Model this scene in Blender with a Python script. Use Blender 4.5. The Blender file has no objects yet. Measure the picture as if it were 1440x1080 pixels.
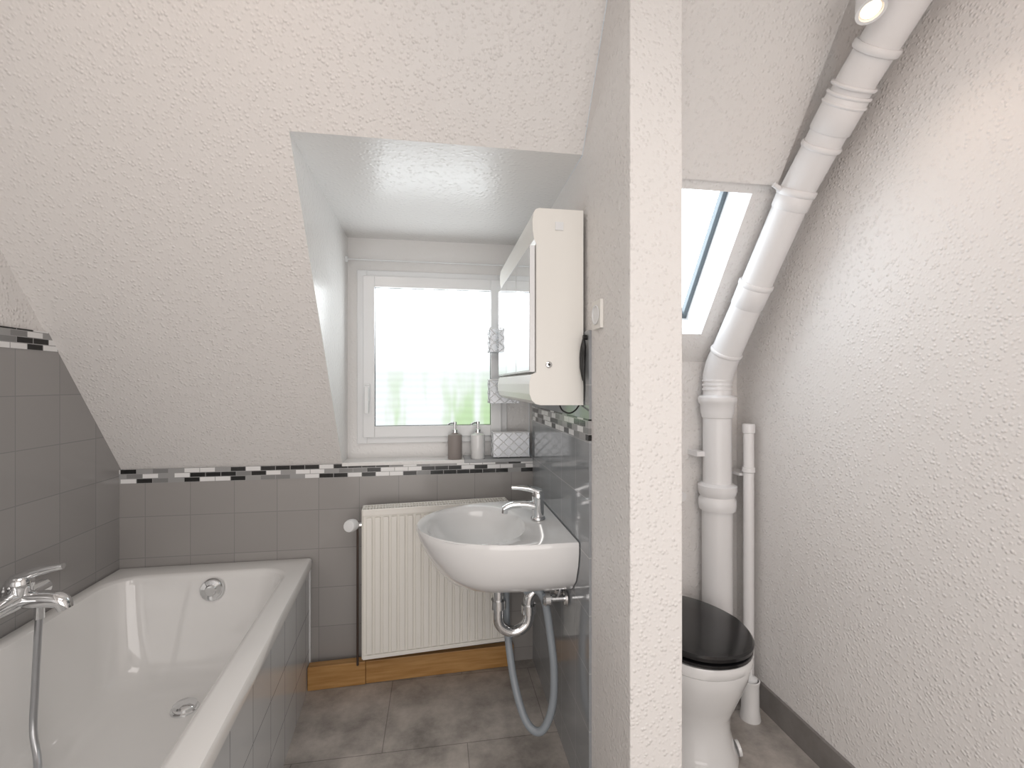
import bpy, math, random
from mathutils import Vector, Matrix
random.seed(3)
scene = bpy.context.scene
try:
    scene.view_settings.view_transform = 'Standard'
except Exception: pass

# ------------------------------------------------------------ materials
def mat(name):
    m = bpy.data.materials.new(name); m.use_nodes = True
    nt = m.node_tree; b = nt.nodes['Principled BSDF']
    return m, nt, b
def simple(name, col, rough=0.4, metal=0.0, coat=0.0, noise=0.0):
    m, nt, b = mat(name)
    b.inputs['Base Color'].default_value = (*col, 1)
    b.inputs['Roughness'].default_value = rough
    b.inputs['Metallic'].default_value = metal
    b.inputs['Coat Weight'].default_value = coat
    tc = nt.nodes.new('ShaderNodeTexCoord'); n = nt.nodes.new('ShaderNodeTexNoise')
    n.inputs['Scale'].default_value = 18
    nt.links.new(tc.outputs['Object'], n.inputs['Vector'])
    mr = nt.nodes.new('ShaderNodeMapRange')
    mr.inputs['To Min'].default_value = max(0, rough - 0.04 - noise); mr.inputs['To Max'].default_value = rough + 0.04 + noise
    nt.links.new(n.outputs['Fac'], mr.inputs['Value']); nt.links.new(mr.outputs['Result'], b.inputs['Roughness'])
    return m
def plaster(name, col, strength=0.5, rough=0.5, scale=95, dist=.0022):
    m, nt, b = mat(name)
    b.inputs['Base Color'].default_value = (*col, 1); b.inputs['Roughness'].default_value = rough
    L = nt.links.new
    tc = nt.nodes.new('ShaderNodeTexCoord')
    vo = nt.nodes.new('ShaderNodeTexVoronoi'); vo.inputs['Scale'].default_value = scale
    pm = nt.nodes.new('ShaderNodeMapRange'); pm.interpolation_type = 'SMOOTHSTEP'
    pm.inputs['From Min'].default_value = .6; pm.inputs['From Max'].default_value = .05
    L(tc.outputs['Object'], vo.inputs['Vector']); L(vo.outputs['Distance'], pm.inputs['Value'])
    n = nt.nodes.new('ShaderNodeTexNoise'); n.inputs['Scale'].default_value = scale*.55; n.inputs['Detail'].default_value = 1.5
    nm = nt.nodes.new('ShaderNodeMapRange'); nm.inputs['From Min'].default_value = .30; nm.inputs['From Max'].default_value = .58
    L(tc.outputs['Object'], n.inputs['Vector']); L(n.outputs['Fac'], nm.inputs['Value'])
    mu = nt.nodes.new('ShaderNodeMath'); mu.operation = 'MULTIPLY'; L(pm.outputs[0], mu.inputs[0]); L(nm.outputs[0], mu.inputs[1])
    n2 = nt.nodes.new('ShaderNodeTexNoise'); n2.inputs['Scale'].default_value = 10; n2.inputs['Detail'].default_value = 2
    L(tc.outputs['Object'], n2.inputs['Vector'])
    mx = nt.nodes.new('ShaderNodeMath'); mx.operation = 'MULTIPLY_ADD'; mx.inputs[1].default_value = 1.0
    L(n2.outputs['Fac'], mx.inputs[0]); L(mu.outputs[0], mx.inputs[2])
    bp = nt.nodes.new('ShaderNodeBump'); bp.inputs['Strength'].default_value = strength; bp.inputs['Distance'].default_value = dist
    L(mx.outputs[0], bp.inputs['Height']); L(bp.outputs['Normal'], b.inputs['Normal'])
    return m
def uv_nodes(nt, axis, du, dv):
    tc = nt.nodes.new('ShaderNodeTexCoord'); s = nt.nodes.new('ShaderNodeSeparateXYZ'); c = nt.nodes.new('ShaderNodeCombineXYZ')
    a = nt.nodes.new('ShaderNodeMath'); a.operation = 'ADD'; a.inputs[1].default_value = du
    d = nt.nodes.new('ShaderNodeMath'); d.operation = 'ADD'; d.inputs[1].default_value = dv
    L = nt.links.new
    L(tc.outputs['Object'], s.inputs[0])
    L(s.outputs[{'x':0,'y':1,'f':0}[axis]], a.inputs[0]); L(s.outputs[1 if axis == 'f' else 2], d.inputs[0])
    L(a.outputs[0], c.inputs[0]); L(d.outputs[0], c.inputs[1])
    return c.outputs[0], tc
def tiles(name, axis, size, col, du=0, dv=0, rough=.22, mortar=(.16,.16,.16), w=None, offset=0, ms=.0022, var=.08, mottle=0):
    m, nt, b = mat(name); L = nt.links.new
    v, tc = uv_nodes(nt, axis, du, dv)
    br = nt.nodes.new('ShaderNodeTexBrick'); br.offset = offset; br.squash = 1
    br.inputs['Scale'].default_value = 1; br.inputs['Brick Width'].default_value = w or size; br.inputs['Row Height'].default_value = size
    br.inputs['Mortar Size'].default_value = ms; br.inputs['Mortar Smooth'].default_value = .1
    br.inputs['Color1'].default_value = (*[c*(1-var) for c in col], 1); br.inputs['Color2'].default_value = (*[c*(1+var) for c in col], 1)
    br.inputs['Mortar'].default_value = (*mortar, 1)
    L(v, br.inputs['Vector'])
    out = br.outputs['Color']
    if mottle:
        n = nt.nodes.new('ShaderNodeTexNoise'); n.inputs['Scale'].default_value = 5; n.inputs['Detail'].default_value = 9; n.inputs['Roughness'].default_value = .68
        L(tc.outputs['Object'], n.inputs['Vector'])
        r = nt.nodes.new('ShaderNodeMapRange'); r.inputs['From Min'].default_value = .32; r.inputs['From Max'].default_value = .68
        r.inputs['To Min'].default_value = 1-mottle; r.inputs['To Max'].default_value = 1+mottle
        L(n.outputs['Fac'], r.inputs['Value'])
        vm = nt.nodes.new('ShaderNodeVectorMath'); vm.operation = 'SCALE'
        L(out, vm.inputs[0]); L(r.outputs['Result'], vm.inputs['Scale']); out = vm.outputs[0]
    L(out, b.inputs['Base Color'])
    b.inputs['Roughness'].default_value = rough
    return m
def mosaic(name, axis, dv):
    m, nt, b = mat(name); L = nt.links.new
    v, tc = uv_nodes(nt, axis, 0.013, dv)
    br = nt.nodes.new('ShaderNodeTexBrick'); br.offset = .37; br.offset_frequency = 2
    br.inputs['Scale'].default_value = 1; br.inputs['Brick Width'].default_value = .060; br.inputs['Row Height'].default_value = .0197
    br.inputs['Mortar Size'].default_value = .0012; br.inputs['Mortar Smooth'].default_value = 0
    br.inputs['Color1'].default_value = (0,0,0,1); br.inputs['Color2'].default_value = (1,1,1,1); br.inputs['Mortar'].default_value = (.5,.5,.5,1)
    L(v, br.inputs['Vector'])
    r = nt.nodes.new('ShaderNodeValToRGB'); r.color_ramp.interpolation = 'CONSTANT'
    e = r.color_ramp.elements; e[0].position = 0; e[0].color = (.006,.006,.006,1); e[1].position = .27; e[1].color = (.85,.85,.85,1)
    for p, c in ((.43,.24),(.54,.02),(.64,.36),(.80,.88)):
        x = e.new(p); x.color = (c,c,c,1)
    L(br.outputs['Color'], r.inputs['Fac'])
    mx = nt.nodes.new('ShaderNodeMix'); mx.data_type = 'RGBA'
    L(br.outputs['Fac'], mx.inputs['Factor']); L(r.outputs['Color'], mx.inputs['A']); mx.inputs['B'].default_value = (.36,.36,.36,1)
    L(mx.outputs['Result'], b.inputs['Base Color']); b.inputs['Roughness'].default_value = .18
    return m

WHITE = plaster('plaster_white', (.81,.79,.775), .85, .45, 95, .0022)
WHITE2 = plaster('plaster_dormer', (.83,.82,.81), .35, .26, 70, .002)
PVC = simple('white_pvc', (.82,.83,.84), .25)
CERAM = simple('white_ceramic', (.81,.81,.81), .07, coat=.5)
ENAMEL = simple('white_enamel', (.84,.835,.825), .06, coat=.5)
PIPEW = simple('pipe_paint', (.81,.805,.81), .3)
CHROME = simple('chrome', (.78,.79,.8), .07, 1)
HOSEM = simple('metal_hose', (.5,.51,.53), .3, 1)
GREYH = simple('grey_plastic_hose', (.27,.30,.33), .35)
BLACK = simple('black_lacquer', (.006,.006,.007), .2, coat=.2)
BLACKP = simple('black_plastic', (.01,.01,.01), .4)
IVORY = simple('ivory_laminate', (.84,.825,.785), .3)
RADW = simple('radiator_enamel', (.88,.86,.81), .3)
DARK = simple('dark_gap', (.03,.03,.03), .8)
MIRROR = simple('mirror_silver', (.86,.89,.9), .01, 1)
TAUPE = simple('taupe_ceramic', (.30,.265,.25), .5)
SASH = simple('dark_grey_sash', (.13,.16,.18), .35)
SILVERB = simple('silver_lattice', (.55,.57,.6), .3, .5)
SILL = simple('sill_grey', (.36,.37,.38), .2)
BLACKPIPE = simple('dark_pipe', (.06,.04,.03), .4)
T = .1715
TB = tiles('tiles_back', 'x', T, (.36,.345,.335), 1.2036, -.576, rough=.2, mortar=(.27,.265,.26), ms=.0016, var=.05)
TL = tiles('tiles_left', 'y', T, (.35,.34,.335), .05, -.576, rough=.16, mortar=(.27,.27,.27), ms=.0016, var=.05)
TR = tiles('tiles_sinkwall', 'y', T, (.30,.315,.33), .09, -.44, rough=.09, mortar=(.40,.41,.42), ms=.0018, var=.05)
TT = tiles('tiles_tub', 'y', T, (.62,.635,.65), .02, -.15, rough=.10, mortar=(.26,.27,.28), ms=.0018, var=.03)
FLOOR = tiles('floor_stone', 'f', .40, (.38,.35,.325), .195, .32, rough=.3, w=.6, offset=.5, ms=.0016, var=.04, mottle=.45, mortar=(.20,.185,.17))
BASEB = tiles('base_stone', 'y', 2, (.24,.225,.215), .0, .0, rough=.35, w=.6, mottle=.2)
MB = mosaic('mosaic_back', 'x', -.887); ML = mosaic('mosaic_left', 'y', -1.41); MR = mosaic('mosaic_sink', 'y', -1.13)

def wood():
    m, nt, b = mat('plinth_wood'); L = nt.links.new
    tc = nt.nodes.new('ShaderNodeTexCoord'); mp = nt.nodes.new('ShaderNodeMapping'); mp.inputs['Scale'].default_value = (3,30,40)
    n = nt.nodes.new('ShaderNodeTexNoise'); n.inputs['Scale'].default_value = 2; n.inputs['Detail'].default_value = 5
    r = nt.nodes.new('ShaderNodeValToRGB'); r.color_ramp.elements[0].color = (.38,.19,.055,1); r.color_ramp.elements[1].color = (.54,.31,.12,1)
    r.color_ramp.elements[0].position = .3; r.color_ramp.elements[1].position = .7
    L(tc.outputs['Object'], mp.inputs[0]); L(mp.outputs[0], n.inputs['Vector']); L(n.outputs['Fac'], r.inputs['Fac']); L(r.outputs['Color'], b.inputs['Base Color'])
    b.inputs['Roughness'].default_value = .4
    return m
WOOD = wood()
def frosted():
    m, nt, b = mat('frosted_glass'); L = nt.links.new
    tc = nt.nodes.new('ShaderNodeTexCoord'); s = nt.nodes.new('ShaderNodeSeparateXYZ'); L(tc.outputs['Object'], s.inputs[0])
    mp = nt.nodes.new('ShaderNodeMapping'); mp.inputs['Scale'].default_value = (14,1,3.0); L(tc.outputs['Object'], mp.inputs[0])
    n = nt.nodes.new('ShaderNodeTexNoise'); n.inputs['Scale'].default_value = 1; n.inputs['Detail'].default_value = 2.0; L(mp.outputs[0], n.inputs['Vector'])
    g = nt.nodes.new('ShaderNodeMapRange'); g.interpolation_type = 'SMOOTHSTEP'; g.inputs['From Min'].default_value = 1.46; g.inputs['From Max'].default_value = 1.14; L(s.outputs[2], g.inputs['Value'])
    nr = nt.nodes.new('ShaderNodeMapRange'); nr.interpolation_type = 'SMOOTHSTEP'; nr.inputs['From Min'].default_value = .38; nr.inputs['From Max'].default_value = .66; L(n.outputs['Fac'], nr.inputs['Value'])
    mu = nt.nodes.new('ShaderNodeMath'); mu.operation = 'MULTIPLY'; L(g.outputs[0], mu.inputs[0]); L(nr.outputs[0], mu.inputs[1])
    w = nt.nodes.new('ShaderNodeTexWave'); w.bands_direction = 'Z'; w.inputs['Scale'].default_value = 10; w.inputs['Distortion'].default_value = 3.0; L(tc.outputs['Object'], w.inputs['Vector'])
    mx = nt.nodes.new('ShaderNodeMix'); mx.data_type = 'RGBA'; L(mu.outputs[0], mx.inputs['Factor'])
    mx.inputs['A'].default_value = (.93,.98,1,1); mx.inputs['B'].default_value = (.52,.74,.42,1)
    g2 = nt.nodes.new('ShaderNodeMapRange'); g2.interpolation_type = 'SMOOTHSTEP'; g2.inputs['From Min'].default_value = 1.34; g2.inputs['From Max'].default_value = 1.72
    g2.inputs['To Min'].default_value = .95; g2.inputs['To Max'].default_value = 6.0; L(s.outputs[2], g2.inputs['Value'])
    wm = nt.nodes.new('ShaderNodeMapRange'); wm.inputs['To Min'].default_value = .965; wm.inputs['To Max'].default_value = 1.035; L(w.outputs['Fac'], wm.inputs['Value'])
    m2 = nt.nodes.new('ShaderNodeMath'); m2.operation = 'MULTIPLY'; L(g2.outputs[0], m2.inputs[0]); L(wm.outputs[0], m2.inputs[1])
    L(mx.outputs['Result'], b.inputs['Emission Color']); L(m2.outputs[0], b.inputs['Emission Strength'])  # daylight and the green view behind the pane are painted as emission
    b.inputs['Base Color'].default_value = (.05,.05,.05,1); b.inputs['Roughness'].default_value = .3
    return m
FROST = frosted()
def emis(name, col, s):
    m, nt, b = mat(name); b.inputs['Emission Color'].default_value = (*col,1); b.inputs['Emission Strength'].default_value = s
    b.inputs['Base Color'].default_value = (.5,.5,.5,1); return m
SKY = emis('skylight_glass', (.88,.95,1), 5.0)
BULB = emis('warm_bulb', (1,.72,.45), 2.5)

# ------------------------------------------------------------ builder
class B:
    def __init__(s): s.v=[]; s.f=[]; s.m=[]; s.s=[]; s.mats=[]
    def mi(s, m):
        if m not in s.mats: s.mats.append(m)
        return s.mats.index(m)
    def add(s, vs, fs, m, smooth=False):
        o=len(s.v); s.v += [tuple(v) for v in vs]; i=s.mi(m)
        for f in fs: s.f.append([o+k for k in f]); s.m.append(i); s.s.append(smooth)
    def quad(s, pts, m): s.add(pts, [list(range(len(pts)))], m)
    def box(s, x0,x1,y0,y1,z0,z1, m, M=None):
        vs=[Vector((x,y,z)) for x in (x0,x1) for y in (y0,y1) for z in (z0,z1)]
        if M: vs=[M@v for v in vs]
        s.add(vs,[(0,1,3,2),(4,6,7,5),(0,4,5,1),(2,3,7,6),(0,2,6,4),(1,5,7,3)],m)
    def prism(s, poly, a, b, m, axis='x'):
        def P(t,p): return (t,p[0],p[1]) if axis=='x' else (p[0],t,p[1]) if axis=='y' else (p[0],p[1],t)
        n=len(poly); vs=[P(a,p) for p in poly]+[P(b,p) for p in poly]
        fs=[list(range(n))[::-1], list(range(n,2*n))]+[(i,(i+1)%n,n+(i+1)%n,n+i) for i in range(n)]
        s.add(vs,fs,m)
    def loft(s, loops, m, cap0=True, cap1=True, smooth=True):
        n=len(loops[0]); vs=[p for l in loops for p in l]; fs=[]
        for k in range(len(loops)-1):
            for i in range(n):
                j=(i+1)%n; fs.append((k*n+i,k*n+j,(k+1)*n+j,(k+1)*n+i))
        if cap0: fs.append(list(range(n))[::-1])
        if cap1: fs.append([(len(loops)-1)*n+i for i in range(n)])
        s.add(vs,fs,m,smooth)
    def tube(s, pts, r, m, n=20, sub=0, caps=True):
        pts=[Vector(p) for p in pts]
        rr=r if isinstance(r,(list,tuple)) else [r]*len(pts)
        if sub:
            P=[pts[0]]+pts+[pts[-1]]; q=[]; qr=[]
            for i in range(1,len(P)-2):
                for k in range(sub):
                    t=k/sub; a,b,c,d=P[i-1],P[i],P[i+1],P[i+2]
                    q.append(.5*((2*b)+(c-a)*t+(2*a-5*b+4*c-d)*t*t+(3*b-a-3*c+d)*t**3)); qr.append(rr[i-1]*(1-t)+rr[i]*t)
            q.append(pts[-1]); qr.append(rr[-1]); pts, rr = q, qr
        T0=(pts[1]-pts[0]).normalized(); u=T0.orthogonal().normalized(); loops=[]
        for i,p in enumerate(pts):
            t=(pts[min(i+1,len(pts)-1)]-pts[max(i-1,0)]).normalized()
            u=(u-t*u.dot(t)).normalized(); w=t.cross(u)
            loops.append([p+(u*math.cos(2*math.pi*k/n)+w*math.sin(2*math.pi*k/n))*rr[i] for k in range(n)])
        s.loft(loops,m,caps,caps)
    def lathe(s, base, axis, prof, m, n=32):
        base=Vector(base); a=Vector(axis).normalized(); u=a.orthogonal().normalized(); w=a.cross(u)
        loops=[[base+a*h+(u*math.cos(2*math.pi*k/n)+w*math.sin(2*math.pi*k/n))*max(r,.0002) for k in range(n)] for r,h in prof]
        s.loft(loops,m)
    def obj(s, name, bevel=0, parent=None, seg=2, fn=None):
        if fn: s.v=[fn(v) for v in s.v]
        me=bpy.data.meshes.new(name); me.from_pydata(s.v,[],s.f)
        for m in s.mats: me.materials.append(m)
        for p,i,sm in zip(me.polygons,s.m,s.s): p.material_index=i; p.use_smooth=sm
        import bmesh
        bm=bmesh.new(); bm.from_mesh(me); bmesh.ops.recalc_face_normals(bm,faces=bm.faces)
        for e in bm.edges:
            if len(e.link_faces)==2 and e.calc_face_angle(0)>math.radians(38): e.smooth=False
        bm.to_mesh(me); bm.free()
        o=bpy.data.objects.new(name,me); scene.collection.objects.link(o)
        if bevel:
            md=o.modifiers.new('bevel','BEVEL'); md.width=bevel; md.segments=seg; md.limit_method='ANGLE'; md.angle_limit=math.radians(40)
        if parent: o.parent=parent
        return o

H=1.30; XL=-1.307; XR=.45; XP=.584; XW=1.29; D=2.15; DW=2.27; DT=1.84; YF=-1.2; ZC=2.45
def sl(y): return 4.058-1.447*y
YT=(4.058-ZC)/1.447
YD=1.406; ZD=sl(YD); XD=-.42
ZB=.947

# ------------------------------------------------------------ shell
b=B(); b.box(XL-.02,XW+.02,YF-.02,D+.02,-.05,0,FLOOR); b.obj('floor')
b=B(); b.quad([(XL,YF,ZC),(XW,YF,ZC),(XW,YT,ZC),(XL,YT,ZC)],WHITE); b.obj('ceiling')
b=B(); b.quad([(XL,YF,0),(XL,YF,ZC),(XL,YT,ZC),(XL,D,ZB),(XL,D,0)],WHITE); wl=b.obj('wall_left')
b=B(); b.box(XL,XL+.008,.3,D,.0,1.41,TL); b.obj('tile_panel',parent=wl)
b=B(); b.box(XL,XL+.010,.3,1.86,1.41,1.475,ML); b.obj('mosaic_border',parent=wl)
b=B(); b.quad([(XW,YF,0),(XW,YF,ZC),(XW,YT,ZC),(XW,DT,sl(DT)),(XW,DT,0)],WHITE); b.obj('wall_right')
b=B(); b.quad([(XL,YF,0),(XW,YF,0),(XW,YF,ZC),(XL,YF,ZC)],WHITE); b.obj('wall_front')
b=B(); b.quad([(XL,D,0),(XR,D,0),(XR,D,ZB),(XL,D,ZB)],WHITE); wb=b.obj('wall_back')
b=B(); b.box(XL,XR,D-.008,D,0,.887,TB); b.obj('tile_panel',parent=wb)
b=B(); b.box(XL,XR,D-.010,D,.887,.946,MB); b.obj('mosaic_border',parent=wb)
b=B(); b.quad([(XP,DT,0),(XW,DT,0),(XW,DT,sl(DT)),(XP,DT,sl(DT))],WHITE); b.obj('wall_toilet_back')
b=B(); b.prism([(1.038,0),(1.038,ZC),(YT,ZC),(YD,ZD),(DW,2.0),(DW,ZB),(DW,0)],XR,XP,WHITE,'x'); wp=b.obj('wall_partition',bevel=.004,seg=3)
b=B(); b.box(XR-.008,XR,1.316,D,0,1.13,TR); b.box(XR-.008,XR,1.316,D,1.195,1.46,TR); b.obj('tile_panel',parent=wp)
b=B(); b.box(XR-.010,XR,1.316,D,1.13,1.195,MR); b.obj('mosaic_border',parent=wp)
b=B(); b.quad([(XL,YT,ZC),(XD,YT,ZC),(XD,D,ZB),(XL,D,ZB)],WHITE)
b.quad([(XD,YT,ZC),(XR,YT,ZC),(XR,YD,ZD),(XD,YD,ZD)],WHITE); b.obj('ceiling_slope')
ZW=1.99
b=B(); b.quad([(XD,YD,ZD),(XD,D,ZB),(XD,DW,ZB),(XD,DW,ZW)],WHITE2)
b.quad([(XD,YD,ZD),(XR,YD,ZD),(XR,DW,ZW),(XD,DW,ZW)],WHITE2)
wx0,wx1,wz0,wz1=-.374,.335,1.02,1.835
b.quad([(XD,DW,ZB),(wx0,DW,ZB),(wx0,DW,ZW),(XD,DW,ZW)],WHITE2)
b.quad([(wx1,DW,ZB),(XR,DW,ZB),(XR,DW,ZW),(wx1,DW,ZW)],WHITE2)
b.quad([(wx0,DW,ZB),(wx1,DW,ZB),(wx1,DW,wz0),(wx0,DW,wz0)],WHITE2)
b.quad([(wx0,DW,wz1),(wx1,DW,wz1),(wx1,DW,ZW),(wx0,DW,ZW)],WHITE2)
b.obj('wall_dormer')
b=B(); b.box(XD,.12,D-.012,DW,ZB-.012,ZB+.004,WHITE2); b.box(.12,XR-.008,D-.012,DW,ZB-.012,ZB+.004,SILL); b.obj('trim_window_sill',bevel=.002)
def ring(b,x0,x1,z0,z1,w,y0,y1,m):
    b.box(x0,x0+w,y0,y1,z0,z1,m); b.box(x1-w,x1,y0,y1,z0,z1,m); b.box(x0+w,x1-w,y0,y1,z0,z0+w,m); b.box(x0+w,x1-w,y0,y1,z1-w,z1,m)
b=B(); ring(b,wx0,wx1,wz0,wz1,.045,DW-.02,DW+.06,PVC); ring(b,wx0+.03,wx1-.03,wz0+.03,wz1-.03,.052,DW-.04,DW+.03,PVC)
ring(b,wx0+.078,wx1-.078,wz0+.078,wz1-.078,.005,DW-.03,DW+.0,DARK)
b.box(wx0+.08,wx1-.08,DW-.012,DW-.002,wz0+.08,wz1-.08,FROST)
b.box(wx0+.04,wx0+.062,DW-.052,DW-.04,1.22,1.30,PVC); b.box(wx0+.044,wx0+.058,DW-.075,DW-.052,1.265,1.285,PVC); b.box(wx0+.042,wx0+.06,DW-.085,DW-.07,1.165,1.29,PVC)
win=b.obj('window_1',bevel=.003)
b=B(); b.tube([(XD,DW-.05,1.875),(XR,DW-.05,1.875)],.004,PVC,10); b.lathe((XD,DW-.05,1.875),(1,0,0),[(.0,0),(.014,0),(.014,.01),(.0,.012)],PVC,16)
b.obj('curtain_rod',parent=win)

# toilet slope with skylight
sx0,sx1,sy0,sy1=.62,1.075,1.45,1.764
b=B()
def S(x,y,o=0):
    n=Vector((0,1.447,1)).normalized(); return Vector((x,y,sl(y)))+n*o
b.quad([S(XP,YT),S(XW,YT),S(XW,sy0),S(XP,sy0)],WHITE); b.quad([S(XP,sy1),S(XW,sy1),S(XW,DT),S(XP,DT)],WHITE)
b.quad([S(XP,sy0),S(sx0,sy0),S(sx0,sy1),S(XP,sy1)],WHITE); b.quad([S(sx1,sy0),S(XW,sy0),S(XW,sy1),S(sx1,sy1)],WHITE)
R=.19
for (a,c) in (((sx0,sy0),(sx1,sy0)),((sx1,sy0),(sx1,sy1)),((sx1,sy1),(sx0,sy1)),((sx0,sy1),(sx0,sy0))):
    b.quad([S(*a),S(*c),S(*c,R),S(*a,R)],PVC)
v=[S(x,y,o) for x in (XP,1.14) for y in (YT-.0,sy0-.02) for o in (0,-.025)]
b.add(v,[(0,1,3,2),(4,6,7,5),(0,4,5,1),(2,3,7,6),(0,2,6,4),(1,5,7,3)],WHITE)
b.obj('ceiling_slope_toilet')
b=B()
def sbox(x0,x1,y0,y1,o0,o1,m):
    v=[S(x,y,o) for x in (x0,x1) for y in (y0,y1) for o in (o0,o1)]
    b.add(v,[(0,1,3,2),(4,6,7,5),(0,4,5,1),(2,3,7,6),(0,2,6,4),(1,5,7,3)],m)
w=.018
sbox(sx0,sx0+w,sy0,sy1,R-.045,R,SASH); sbox(sx1-w,sx1,sy0,sy1,R-.045,R,SASH)
sbox(sx0+w,sx1-w,sy0,sy0+.012,R-.045,R,SASH); sbox(sx0+w,sx1-w,sy1-.012,sy1,R-.045,R,SASH)
sbox(sx0+w,sx1-w,sy0+.012,sy1-.012,R-.02,R-.012,SKY)
b.obj('window_2',bevel=.002)
b=B(); b.box(XW-.012,XW,YF,DT,0,.10,BASEB); b.obj('baseboard_right')
b=B(); b.box(XP,XW-.012,DT-.012,DT,0,.10,BASEB); b.obj('baseboard_toilet_back')

# ------------------------------------------------------------ bathtub
def rrect(x0,x1,y0,y1,r,z,n=10):
    pts=[]
    for cx,cy,a0 in ((x1-r,y1-r,0),(x0+r,y1-r,90),(x0+r,y0+r,180),(x1-r,y0+r,270)):
        for k in range(n):
            a=math.radians(a0+90*k/(n-1)); pts.append((cx+r*math.cos(a),cy+r*math.sin(a),z))
    return pts
b=B()
ox0,ox1,oy0,oy1=XL+.011,-.545,.45,D-.011
def taper(v):   # the tub widens slightly towards its head end
    return (v[0]+.072*(D-v[1])*(v[0]-ox0)/(ox1-ox0), v[1], v[2])
L=[rrect(ox0,ox1,oy0,oy1,.012,.50),rrect(ox0,ox1,oy0,oy1,.012,.532),rrect(ox0+.004,ox1-.004,oy0+.004,oy1-.004,.012,.539),rrect(ox0+.01,ox1-.01,oy0+.01,oy1-.01,.012,.541)]
I=(-1.252,-.618,.57,2.035)
def inn(dx0,dx1,dy0,dy1,r,z): return rrect(I[0]+dx0,I[1]-dx1,I[2]+dy0,I[3]-dy1,r,z)
L+=[inn(-.012,-.012,-.012,-.012,.11,.541),inn(-.004,-.004,-.004,-.004,.11,.539),inn(.004,.004,.006,.004,.105,.532),inn(.008,.008,.02,.010,.10,.51),inn(.022,.022,.07,.03,.10,.42),inn(.038,.038,.15,.055,.11,.32),
    inn(.055,.055,.24,.08,.12,.235),inn(.075,.075,.28,.105,.12,.195),inn(.11,.11,.33,.145,.12,.172),inn(.16,.16,.40,.2,.1,.165),inn(.26,.26,.6,.4,.05,.160)]
b.loft(L,ENAMEL,False,True)
b.lathe((-.888,1.775,.163),(0,0,1),[(.0,0),(.042,0),(.042,.005),(.036,.008),(.036,.018),(.030,.023),(.0,.024)],CHROME)
b.lathe((-.895,2.012,.480),(0,-1,.12),[(.0,0),(.044,0),(.044,.006),(.038,.014),(.022,.016),(.018,.022),(.0,.023)],CHROME)
tub=b.obj('bathtub',fn=taper)
b=B(); b.box(-.572,-.553,.45,D-.011,.0,.50,TT); b.box(ox0,-.572,.45,.47,0,.50,TT); b.box(-.556,-.549,D-.03,D-.011,0,.50,PVC); b.obj('apron',parent=tub,fn=taper)

# tub mixer
b=B()
fx,fy,fz=XL+.085,1.575,.665
for yy in (fy-.075,fy+.075):
    b.tube([(XL+.012,yy,fz),(fx,yy,fz)],.015,CHROME,16); b.lathe((XL+.0105,yy,fz),(1,0,0),[(.0,0),(.035,0),(.033,.012),(.016,.022),(0,.022)],CHROME)
b.tube([(fx,fy-.095,fz),(fx,fy-.09,fz),(fx,fy-.035,fz),(fx,fy+.035,fz),(fx,fy+.09,fz),(fx,fy+.095,fz)],[.016,.024,.028,.028,.024,.016],CHROME,24)
b.lathe((fx,fy,fz),(.12,0,1),[(.030,0),(.030,.035),(.032,.04),(.032,.058),(.024,.070),(0,.072)],CHROME)
b.tube([(fx-.01,fy,fz+.058),(fx+.035,fy,fz+.076),(fx+.075,fy,fz+.086),(fx+.118,fy,fz+.092)],[.015,.016,.013,.009],CHROME,14,4)
b.tube([(fx,fy,fz-.0),(fx+.04,fy,fz-.002),(fx+.08,fy,fz-.004),(fx+.112,fy,fz-.012),(fx+.124,fy,fz-.036)],[.023,.025,.024,.022,.019],CHROME,18,5)
b.tube([(fx+.055,fy,fz-.012),(fx+.055,fy,fz-.06)],.012,CHROME,16)
b.tube([(fx+.055,fy,fz-.05),(fx+.053,fy-.003,fz-.12),(fx+.052,fy-.01,fz-.25),(fx+.062,fy-.03,fz-.37),(fx+.11,fy-.08,fz-.45),(fx+.17,fy-.2,.182),(fx+.2,fy-.4,.182)],.009,HOSEM,12,8)
b.obj('bathtub_mixer_tap')

# ------------------------------------------------------------ radiator
A=Vector((-.31,2.0,0)); Bv=Vector((.31,2.05,0)); ang=math.atan2(Bv.y-A.y,Bv.x-A.x); M=Matrix.Translation(A)@Matrix.Rotation(ang,4,'Z'); W=(Bv-A).length
b=B(); z0,z1=.148,.775
b.box(0,W,.008,.018,z0,z1-.01,RADW,M); b.box(0,W,.062,.078,z0,z1-.01,RADW,M)
n=18; p=(W-.02)/n
for i in range(n):
    x=.010+i*p
    b.box(x+.0055,x+p-.0055,-.004,.01,z0+.022,z1-.035,RADW,M)
b.box(0,W,.0,.012,z1-.028,z1-.008,RADW,M); b.box(0,W,.0,.012,z0,z0+.016,RADW,M)
b.box(-.004,.0,.0,.08,z0+.004,z1,RADW,M); b.box(W,W+.004,.0,.08,z0+.004,z1,RADW,M)
b.box(0,W,.0,.008,z1-.01,z1,RADW,M); b.box(0,W,.072,.08,z1-.01,z1,RADW,M); b.box(0,W,.038,.042,z1-.01,z1,RADW,M)
k=int(W/.0125)
for i in range(k): b.box(i*W/k,i*W/k+.0055,.008,.072,z1-.006,z1-.001,RADW,M)
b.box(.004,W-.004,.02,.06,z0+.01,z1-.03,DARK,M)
for xx in (.1,W-.1): b.box(xx-.015,xx+.015,.078,.088,z0+.1,z1-.1,RADW,M)
b.tube([M@Vector((0,.045,.700)),M@Vector((-.03,.045,.700))],.011,CHROME,16)
b.tube([M@Vector((-.024,.05,.715)),M@Vector((-.024,.05,.101))],.005,BLACKPIPE,14)
b.lathe(M@Vector((-.030,.045,.705)),(-.35,-1,.15),[(.0,0),(.013,0),(.014,.015),(.025,.02),(.027,.05),(.023,.062),(.0,.065)],PVC,14)
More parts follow.
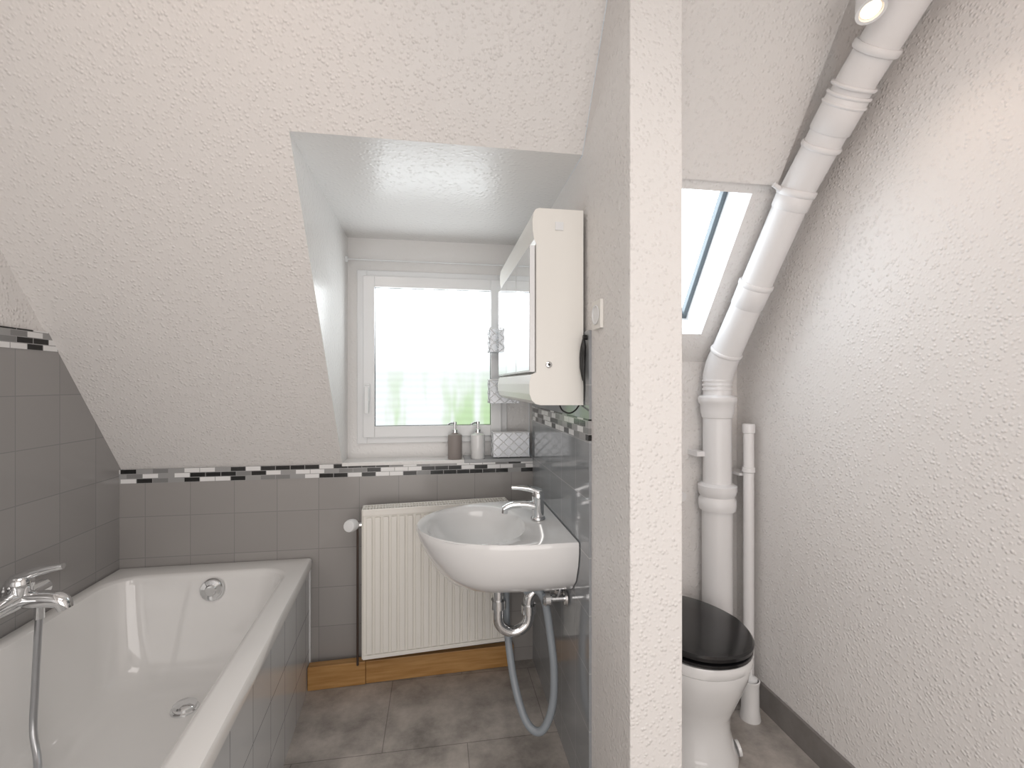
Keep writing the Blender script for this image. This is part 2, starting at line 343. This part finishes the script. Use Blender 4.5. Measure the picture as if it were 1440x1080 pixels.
b.obj('radiator',bevel=.002)
b=B(); M2=Matrix.Translation((-.545,2.065,0))@Matrix.Rotation(math.atan2(.035,.9),4,'Z')
b.box(0,.235,0,.040,0.001,.10,WOOD,M2); b.box(.236,.89,.004,.036,0.001,.098,WOOD,M2); b.obj('trim_wooden_plinth',bevel=.002)

# ------------------------------------------------------------ washbasin
b=B(); ZS=.80; SY=1.68
def outline(u):
    if u<=.12: return .275
    t=(u-.12)/.395; return .275*math.sqrt(max(0,1-t**2.3))
us=[0,.03,.06,.09,.12]+[.12+.395*math.sin(math.pi/2*i/24) for i in range(1,25)]
side=[(u,outline(u)) for u in us]
poly=side+[(u,-v) for u,v in side[::-1]]
N=72; cu=.26
def hit(th):
    d=(math.cos(th),math.sin(th)); best=None
    for i in range(len(poly)):
        p,q=poly[i],poly[(i+1)%len(poly)]
        ex,ey=q[0]-p[0],q[1]-p[1]; den=d[0]*ey-d[1]*ex
        if abs(den)<1e-12: continue
        t=((p[0]-cu)*ey-(p[1])*ex)/den; s_=((p[0]-cu)*d[1]-(p[1])*d[0])/den
        if t>0 and -1e-6<=s_<=1+1e-6: best=t if best is None else min(best,t)
    return cu+best*d[0],best*d[1]
ca=math.atan2(.275,-cu)
angs=sorted([2*math.pi*i/N for i in range(N)]+[ca,2*math.pi-ca])
out=[hit(a) for a in angs]
def W3(u,v,z): return (XR-.011-u,SY+v,z)
def outer(sf,sb,sv,z): return [W3(cu+(u-cu)*(sf if u>cu else sb),v*sv,z) for u,v in out]
def inner(c,au,av,z,e=2.2):
    r=[]
    for a in angs:
        ct,st=math.cos(a),math.sin(a); rr=1/((abs(ct)/au)**e+(abs(st)/av)**e)**(1/e); r.append(W3(c+rr*ct,rr*st,z))
    return r
loops=[outer(.28,.5,.3,ZS-.20),outer(.45,.8,.5,ZS-.198),outer(.62,1,.72,ZS-.178),outer(.77,1,.88,ZS-.135),outer(.90,1,.965,ZS-.08),outer(.98,1,1,ZS-.035),outer(1,1,1,ZS-.015),outer(.997,1,.997,ZS-.004),outer(.985,.995,.988,ZS),
 inner(.303,.182,.236,ZS-.003),inner(.303,.174,.228,ZS-.008),inner(.302,.167,.218,ZS-.025),inner(.298,.153,.200,ZS-.06),inner(.288,.127,.165,ZS-.10),inner(.272,.085,.11,ZS-.13),inner(.262,.045,.05,ZS-.142),inner(.26,.022,.022,ZS-.145)]
b.loft(loops,CERAM)
b.lathe(W3(.26,0,ZS-.145),(0,0,1),[(.0,0),(.026,0),(.026,.004),(.018,.005),(.0,.003)],CHROME)
wbn=b.obj('washbasin')
b=B(); tx,ty,_=W3(.072,.0,0)
b.lathe((tx,ty,ZS+.0005),(0,0,1),[(.0,0),(.027,0),(.026,.006),(.022,.01),(.021,.068),(.023,.073),(.023,.092),(.018,.103),(0,.105)],CHROME)
b.tube([(tx,ty,ZS+.045),(tx-.05,ty,ZS+.055),(tx-.1,ty,ZS+.053),(tx-.130,ty,ZS+.040)],[.017,.015,.013,.012],CHROME,18,5)
b.lathe((tx-.122,ty,ZS+.045),(-.2,0,-1),[(0,0),(.0115,0),(.0115,.02),(0,.02)],CHROME,18)
b.tube([(tx+.01,ty,ZS+.099),(tx-.03,ty,ZS+.112),(tx-.07,ty,ZS+.118),(tx-.10,ty,ZS+.119)],[.013,.012,.009,.007],CHROME,14,4)
b.obj('basin_mixer_tap')
b=B(); X0,Y0=W3(.225,-.04,0)[:2]
b.lathe((X0,Y0,ZS-.215),(0,0,1),[(.0,0),(.03,0),(.032,.01),(.032,.02),(0,.02)],CHROME)
b.tube([(X0,Y0,.60),(X0,Y0,.5)],.019,CHROME,20)
b.lathe((X0,Y0,.50),(0,0,1),[(0,0),(.027,0),(.027,.03),(0,.03)],CHROME,20)
b.tube([(X0,Y0,.51),(X0,Y0,.455),(X0+.018,Y0,.425),(X0+.055,Y0,.41),(X0+.092,Y0,.425),(X0+.11,Y0,.455),(X0+.11,Y0,.52),(X0+.125,Y0,.548),(X0+.15,Y0,.56),(XR-.01,Y0,.56)],.0195,CHROME,20,5)
b.lathe((X0+.11,Y0,.475),(0,0,1),[(0,0),(.027,0),(.027,.03),(0,.03)],CHROME,20)
b.lathe((XR-.034,Y0,.56),(1,0,0),[(0,0),(.02,0),(.034,.022),(0,.022)],CHROME,24)
for yy,zz in ((SY-.13,.56),(SY+.10,.57)):
    b.tube([(XR-.012,yy,zz),(XR-.07,yy,zz)],.011,CHROME,14); b.lathe((XR-.065,yy,zz),(-1,0,0),[(0,0),(.018,0),(.023,.006),(.023,.022),(.014,.03),(0,.03)],CHROME,12)
    b.lathe((XR-.012,yy,zz),(-1,0,0),[(0,0),(.026,0),(.022,.008),(0,.01)],CHROME,20)
    b.tube([(XR-.045,yy,zz),(XR-.045,yy,zz+.05),(X0+.07,SY,ZS-.18)],.006,HOSEM,10,5)
b.obj('drain_trap',parent=wbn)
b=B()
b.tube([(.30,1.59,.575),(.33,1.575,.59),(.365,1.57,.55),(.383,1.56,.44),(.392,1.54,.32),(.383,1.53,.2),(.345,1.53,.125),(.30,1.56,.14),(.268,1.62,.24),(.255,1.70,.38),(.252,1.715,.50),(.255,1.71,.57)],.0135,GREYH,14,8)
b.obj('drain_hose',parent=wbn)

# ------------------------------------------------------------ mirror cabinet
b=B(); CX=.292; y0,y1=1.36,2.10
prof=[(XR-.011,1.83),(.300,1.83),(.290,1.826),(.283,1.815),(.280,1.79),(.281,1.76),(.285,1.735),(CX,1.722),(CX,1.335),(.276,1.328),(.270,1.30),(.271,1.27),(.278,1.25),(.290,1.24),(.305,1.236),(XR-.011,1.235)]
b.prism(prof,y0,y1,IVORY,'y')
dw=(y1-y0-.02)/3
for i in range(3):
    a=y0+.010+i*dw; b.box(CX-.018,CX-.002,a+.0015,a+dw-.0015,1.337,1.72,PVC); b.box(CX-.0195,CX-.018,a+.004,a+dw-.004,1.342,1.716,MIRROR)
b.box(.350,.375,y0-.004,y0,1.765,1.79,PVC)
b.lathe((.330,y0,1.358),(0,-1,0),[(0,0),(.010,0),(.010,.004),(.006,.006),(0,.006)],CHROME,20); b.lathe((.330,y0-.006,1.358),(0,-1,0),[(0,0),(.004,0),(.004,.002),(0,.002)],DARK,12)
b.box(.40,.435,y0+.02,y0+.15,1.83,1.836,WOOD)
b.obj('mirror_cabinet',bevel=.0018)
b=B(); b.tube([(.437,1.40,1.233),(.42,1.385,1.218),(.40,1.38,1.210),(.38,1.385,1.218),(.375,1.40,1.233)],.0025,BLACKP,8,6); b.obj('power_cable')
b=B()
b.lathe((XR-.008,1.335,1.44),(-1,0,0),[(0,0),(.008,0),(.008,.012),(0,.014)],BLACKP,12)
b.tube([(XR-.018,1.335,1.44),(XR-.02,1.330,1.41),(XR-.017,1.338,1.37),(XR-.02,1.33,1.33),(XR-.016,1.335,1.29),(XR-.018,1.333,1.25)],[.003,.008,.005,.0045,.003,.002],BLACKP,8,5)
b.tube([(XR-.018,1.335,1.44),(XR-.022,1.345,1.40),(XR-.02,1.347,1.35),(XR-.018,1.34,1.31)],[.003,.005,.007,.003],BLACKP,8,5)
b.obj('hanging_hair_brush')
b=B(); b.box(XR-.010,XR-.0003,1.215,1.285,1.455,1.535,IVORY); b.lathe((XR-.0105,1.25,1.495),(-1,0,0),[(.028,0),(.028,.003),(.024,.003),(.022,-.004),(0,-.004)],PVC)
for zz in (1.486,1.504): b.lathe((XR-.0075,1.25,zz),(-1,0,0),[(0,0),(.003,0),(0,.0005)],DARK,10)
b.obj('wall_socket',bevel=.002)

# soap dispensers
def disp(name,x,y,m):
    b=B(); z=ZB+.0045
    b.lathe((x,y,z),(0,0,1),[(.0,0),(.031,0),(.033,.004),(.033,.105),(.031,.112),(.018,.116),(.014,.118),(.014,.122),(0,.122)],m,32)
    b.lathe((x,y,z+.12),(0,0,1),[(.0,0),(.014,0),(.014,.016),(.005,.018),(.005,.04),(.009,.041),(.009,.052),(0,.053)],CHROME,20)
    b.tube([(x,y,z+.167),(x-.022,y-.01,z+.167),(x-.034,y-.015,z+.16)],.0045,CHROME,10)
    b.obj(name)
disp('soap_dispenser',.078,2.17,TAUPE); disp('soap_dispenser',.185,2.17,CERAM)
def lattice(b,x0,x1,y0,y1,z0,z1):
    b.box(x0+.002,x1-.002,y0+.002,y1-.002,z0,z1-.004,SILVERB)
    n=max(3,int((x1-x0)/.022)); m_=max(3,int((z1-z0)/.022))
    for i in range(n):
        for j in range(m_):
            a=x0+(x1-x0)*i/n; c=x0+(x1-x0)*(i+1)/n; e=z0+(z1-z0)*j/m_; f=z0+(z1-z0)*(j+1)/m_
            g,h=((a,e),(c,f)) if (i+j)%2 else ((a,f),(c,e))
            b.tube([(g[0],y0,g[1]),(h[0],y0,h[1])],.0022,PVC,6)
    m2=max(2,int((y1-y0)/.022))
    for i in range(m2):
        for j in range(m_):
            a=y0+(y1-y0)*i/m2; c=y0+(y1-y0)*(i+1)/m2; e=z0+(z1-z0)*j/m_; f=z0+(z1-z0)*(j+1)/m_
            g,h=((a,e),(c,f)) if (i+j)%2 else ((a,f),(c,e))
            b.tube([(x0,g[0],g[1]),(x0,h[0],h[1])],.0022,PVC,6)
    b.tube([(x0,y1,z1),(x0,y0,z1),(x1,y0,z1),(x1,y1,z1)],.003,PVC,8)
b=B(); lattice(b,.255,.43,2.158,2.222,ZB+.008,ZB+.125); b.obj('storage_basket')
b=B()
for zz in (1.21,1.45): lattice(b,.238,.38,2.14,2.222,zz,zz+.11)
b.tube([(.32,2.224,1.21),(.32,2.224,1.866),(.32,2.221,1.880)],.003,PVC,8)
b.obj('hanging_basket_rack',parent=win)

# ------------------------------------------------------------ soil pipe
b=B(); PX,PY=1.148,1.765
b.tube([(PX,PY,0.0),(PX,PY,.86)],.060,PIPEW,32)
b.lathe((PX,PY,.775),(0,0,1),[(.055,0),(.070,.004),(.074,.02),(.074,.045),(.066,.06),(.072,.07),(.076,.085),(.076,.105),(.06,.115),(.05,.115)],PIPEW)
b.tube([(PX,PY,.85),(PX,PY,1.17)],.056,PIPEW,32)
b.lathe((PX,PY,1.155),(0,0,1),[(.05,0),(.060,.006),(.065,.03),(.067,.06),(.074,.068),(.076,.078),(.076,.09),(.070,.096),(.05,.10)],PIPEW)
b.tube([(PX,PY,1.17),(PX,PY,1.30)],.055,PIPEW,32)
for zz in (1.272,1.290,1.308): b.lathe((PX,PY,zz),(0,0,1),[(.05,0),(.059,.003),(.059,.010),(.05,.013)],PIPEW)
P=[Vector((PX,PY,1.30)),Vector((PX,PY-.002,1.33)),Vector((PX+.003,PY-.02,1.375)),Vector((PX+.008,PY-.05,1.43))]
P2=Vector((1.18,1.372,1.94)); P3=Vector((1.18,1.142,2.17)); P4=Vector((1.18,.98,2.30)); P5=Vector((1.18,.80,2.44))
P1=P[-1]+(P2-P[-1])*.5
b.tube(P+[P1,P2-(P2-P1)*.1],[.055,.058,.060,.058,.054,.054],PIPEW,32)
b.tube([P1,P2,P2+(P3-P2)*.06,P3,P4,P5],.054,PIPEW,32)
def collar(p,d,r=.062,h=.03):
    d=d.normalized(); b.lathe(p-d*h/2,d,[(.05,0),(r-.003,0),(r,.004),(r,h-.004),(r-.003,h),(.05,h)],PIPEW)
d1=(P2-P[-1]); d2=(P3-P2); d3=(P4-P3)
collar(P[-1],d1,.063,.016)
collar(P[-1]+d1*.40,d1,.0585,.09); collar(P[-1]+d1*.47,d1,.062,.02)
collar(P2,d1,.062,.022); collar(P2-d1*.05,d1,.058,.05)
for t,r,h in ((.44,.060,.016),(.72,.059,.10),(.80,.063,.010),(.87,.063,.010),(.94,.063,.010)): collar(P2+d2*t,d2,r,h)
collar(P3+d3*.35,d3,.0625,.02)
b.box(PX-.09,PX-.05,PY-.0,DT,1.0,1.02,PIPEW)
b.tube([P2+Vector((-.085,0,.02)),P2+Vector((-.05,0,.0))],.008,PIPEW,10)
b.tube([(1.005,DT,.83),(1.005,DT-.05,.83)],.02,PIPEW,18)
b.obj('soil_pipe')
b=B(); QX,QY=1.248,1.705
b.tube([(QX,QY,0),(QX,QY,1.12)],.0205,PIPEW,24)
b.lathe((QX,QY,1.10),(0,0,1),[(.02,0),(.024,.002),(.025,.03),(.023,.038),(0,.04)],PIPEW,24)
b.lathe((QX,QY,.94),(0,0,1),[(.02,0),(.025,.003),(.025,.02),(.02,.024)],PIPEW,24)
b.box(QX-.03,QX+.03,QY+.015,DT,.925,.935,PIPEW)
b.obj('vent_pipe')

# ------------------------------------------------------------ toilet
b=B(); TX,TY=.905,1.55
def egg(hx,yf,yb,z,n=48,k=.16,x=TX):
    pts=[]; cy=(yf+yb)/2; hy=(yb-yf)/2; hx=hx*.92
    for i in range(n):
        a=2*math.pi*i/n; s_=math.sin(a)
        wv=hx*(abs(math.cos(a))**.9)*(1 if math.cos(a)>=0 else -1)*(1-k*(s_ if s_>0 else 0))
        pts.append((x+wv,cy+hy*s_,z))
    return pts
b.loft([egg(.158,1.38,1.73,0.0),egg(.158,1.38,1.73,.02),egg(.146,1.395,1.72,.05),egg(.132,1.41,1.71,.11),egg(.136,1.41,1.71,.16),egg(.155,1.39,1.72,.21),egg(.174,1.37,1.73,.26),egg(.188,1.35,1.745,.31),egg(.194,1.342,1.75,.345),egg(.192,1.342,1.75,.355),egg(.199,1.335,1.755,.362),egg(.201,1.332,1.757,.385),egg(.197,1.335,1.755,.395),egg(.15,1.38,1.72,.397)],CERAM)
b.loft([egg(.190,1.335,1.765,.398),egg(.196,1.328,1.77,.402),egg(.197,1.327,1.77,.412),egg(.190,1.335,1.765,.417)],BLACK)
b.loft([egg(.192,1.332,1.77,.419),egg(.199,1.325,1.775,.423),egg(.200,1.324,1.775,.434),egg(.194,1.33,1.77,.440),egg(.15,1.37,1.73,.444),egg(.08,1.44,1.66,.445)],BLACK)
for xx in (TX-.07,TX+.07): b.tube([(xx-.02,1.755,.425),(xx+.02,1.755,.425)],.012,CHROME,14)
b.lathe((TX+.125,1.47,.028),(1,-.2,.2),[(0,0),(.025,0),(.025,.01),(0,.014)],CERAM,16)
b.obj('toilet')
b=B(); bx,by=1.200,1.63
b.lathe((bx,by,0.0),(0,0,1),[(.0,0),(.038,0),(.039,.006),(.033,.04),(.032,.13),(.035,.15),(.031,.152),(.029,.13),(0,.12)],CERAM)
b.tube([(bx,by,.1),(bx,by,.26)],.008,PVC,14); b.lathe((bx,by,.15),(0,0,1),[(0,0),(.026,0),(.026,.008),(0,.02)],PVC,24)
b.obj('toilet_brush')

# ------------------------------------------------------------ spotlight fixture
b=B(); sp=Vector((1.070,1.0,2.235)); ax=Vector((-.15,-.35,-1)).normalized()
b.lathe(sp-ax*.075,ax,[(.0,0),(.018,0),(.024,.02),(.031,.06),(.033,.072),(.033,.078),(.026,.078),(.025,.072),(0,.071)],PVC)
b.lathe(sp-ax*.003,ax,[(0,0),(.022,0),(.020,.004),(0,.006)],BULB,24)
b.tube([sp-ax*.06,Vector((1.09,1.02,2.36)),Vector((1.09,1.02,ZC))],.007,PVC,12)
b.lathe((1.09,1.02,ZC-.02),(0,0,1),[(0,0),(.045,0),(.045,.02),(0,.02)],PVC)
b.obj('ceiling_spotlight')

# ------------------------------------------------------------ lights
def area(name,loc,rot,size,power,col,sy=None):
    l=bpy.data.lights.new(name,'AREA'); l.energy=power; l.size=size; l.color=col
    if sy: l.shape='RECTANGLE'; l.size_y=sy
    o=bpy.data.objects.new(name,l); o.location=loc; o.rotation_euler=rot; scene.collection.objects.link(o); return o
def spot(name,loc,target,power,col,angle=70,blend=1,r=.03):
    l=bpy.data.lights.new(name,'SPOT'); l.energy=power; l.color=col; l.spot_size=math.radians(angle); l.spot_blend=blend; l.shadow_soft_size=r
    o=bpy.data.objects.new(name,l); o.location=loc; o.rotation_euler=(Vector(target)-Vector(loc)).to_track_quat('-Z','Y').to_euler(); scene.collection.objects.link(o)
area('ceiling_fill',(-.1,-.35,2.43),(0,0,0),1.2,13,(1,.945,.905))  # added soft fill under the ceiling behind the camera, no fixture there
area('rear_fill',(0.0,-1.15,.95),(math.radians(90),0,0),1.9,22,(1,.955,.925),1.7)  # added low fill before the closed rear wall, which has no doorway
spot('spot_left',(-.45,.35,2.30),(-.58,1.25,2.2),4.0,(1,.74,.58),80)
spot('spot_right',(.70,.05,2.35),(1.29,.72,1.80),5,(1,.58,.40),90)
spot('spot_toilet',tuple(sp+ax*.02),(.9,.75,1.0),3.5,(1,.80,.66),130)

w=bpy.data.worlds.new('World'); scene.world=w; w.use_nodes=True
w.node_tree.nodes['Background'].inputs[0].default_value=(.8,.9,1,1); w.node_tree.nodes['Background'].inputs[1].default_value=.6

cam=bpy.data.cameras.new('camera'); cam.sensor_width=36; cam.lens=650/1440*36; cam.clip_start=.02
co=bpy.data.objects.new('camera',cam); co.location=(0,0,H); co.rotation_euler=(math.radians(90),0,math.radians(-9.1)); scene.collection.objects.link(co); scene.camera=co
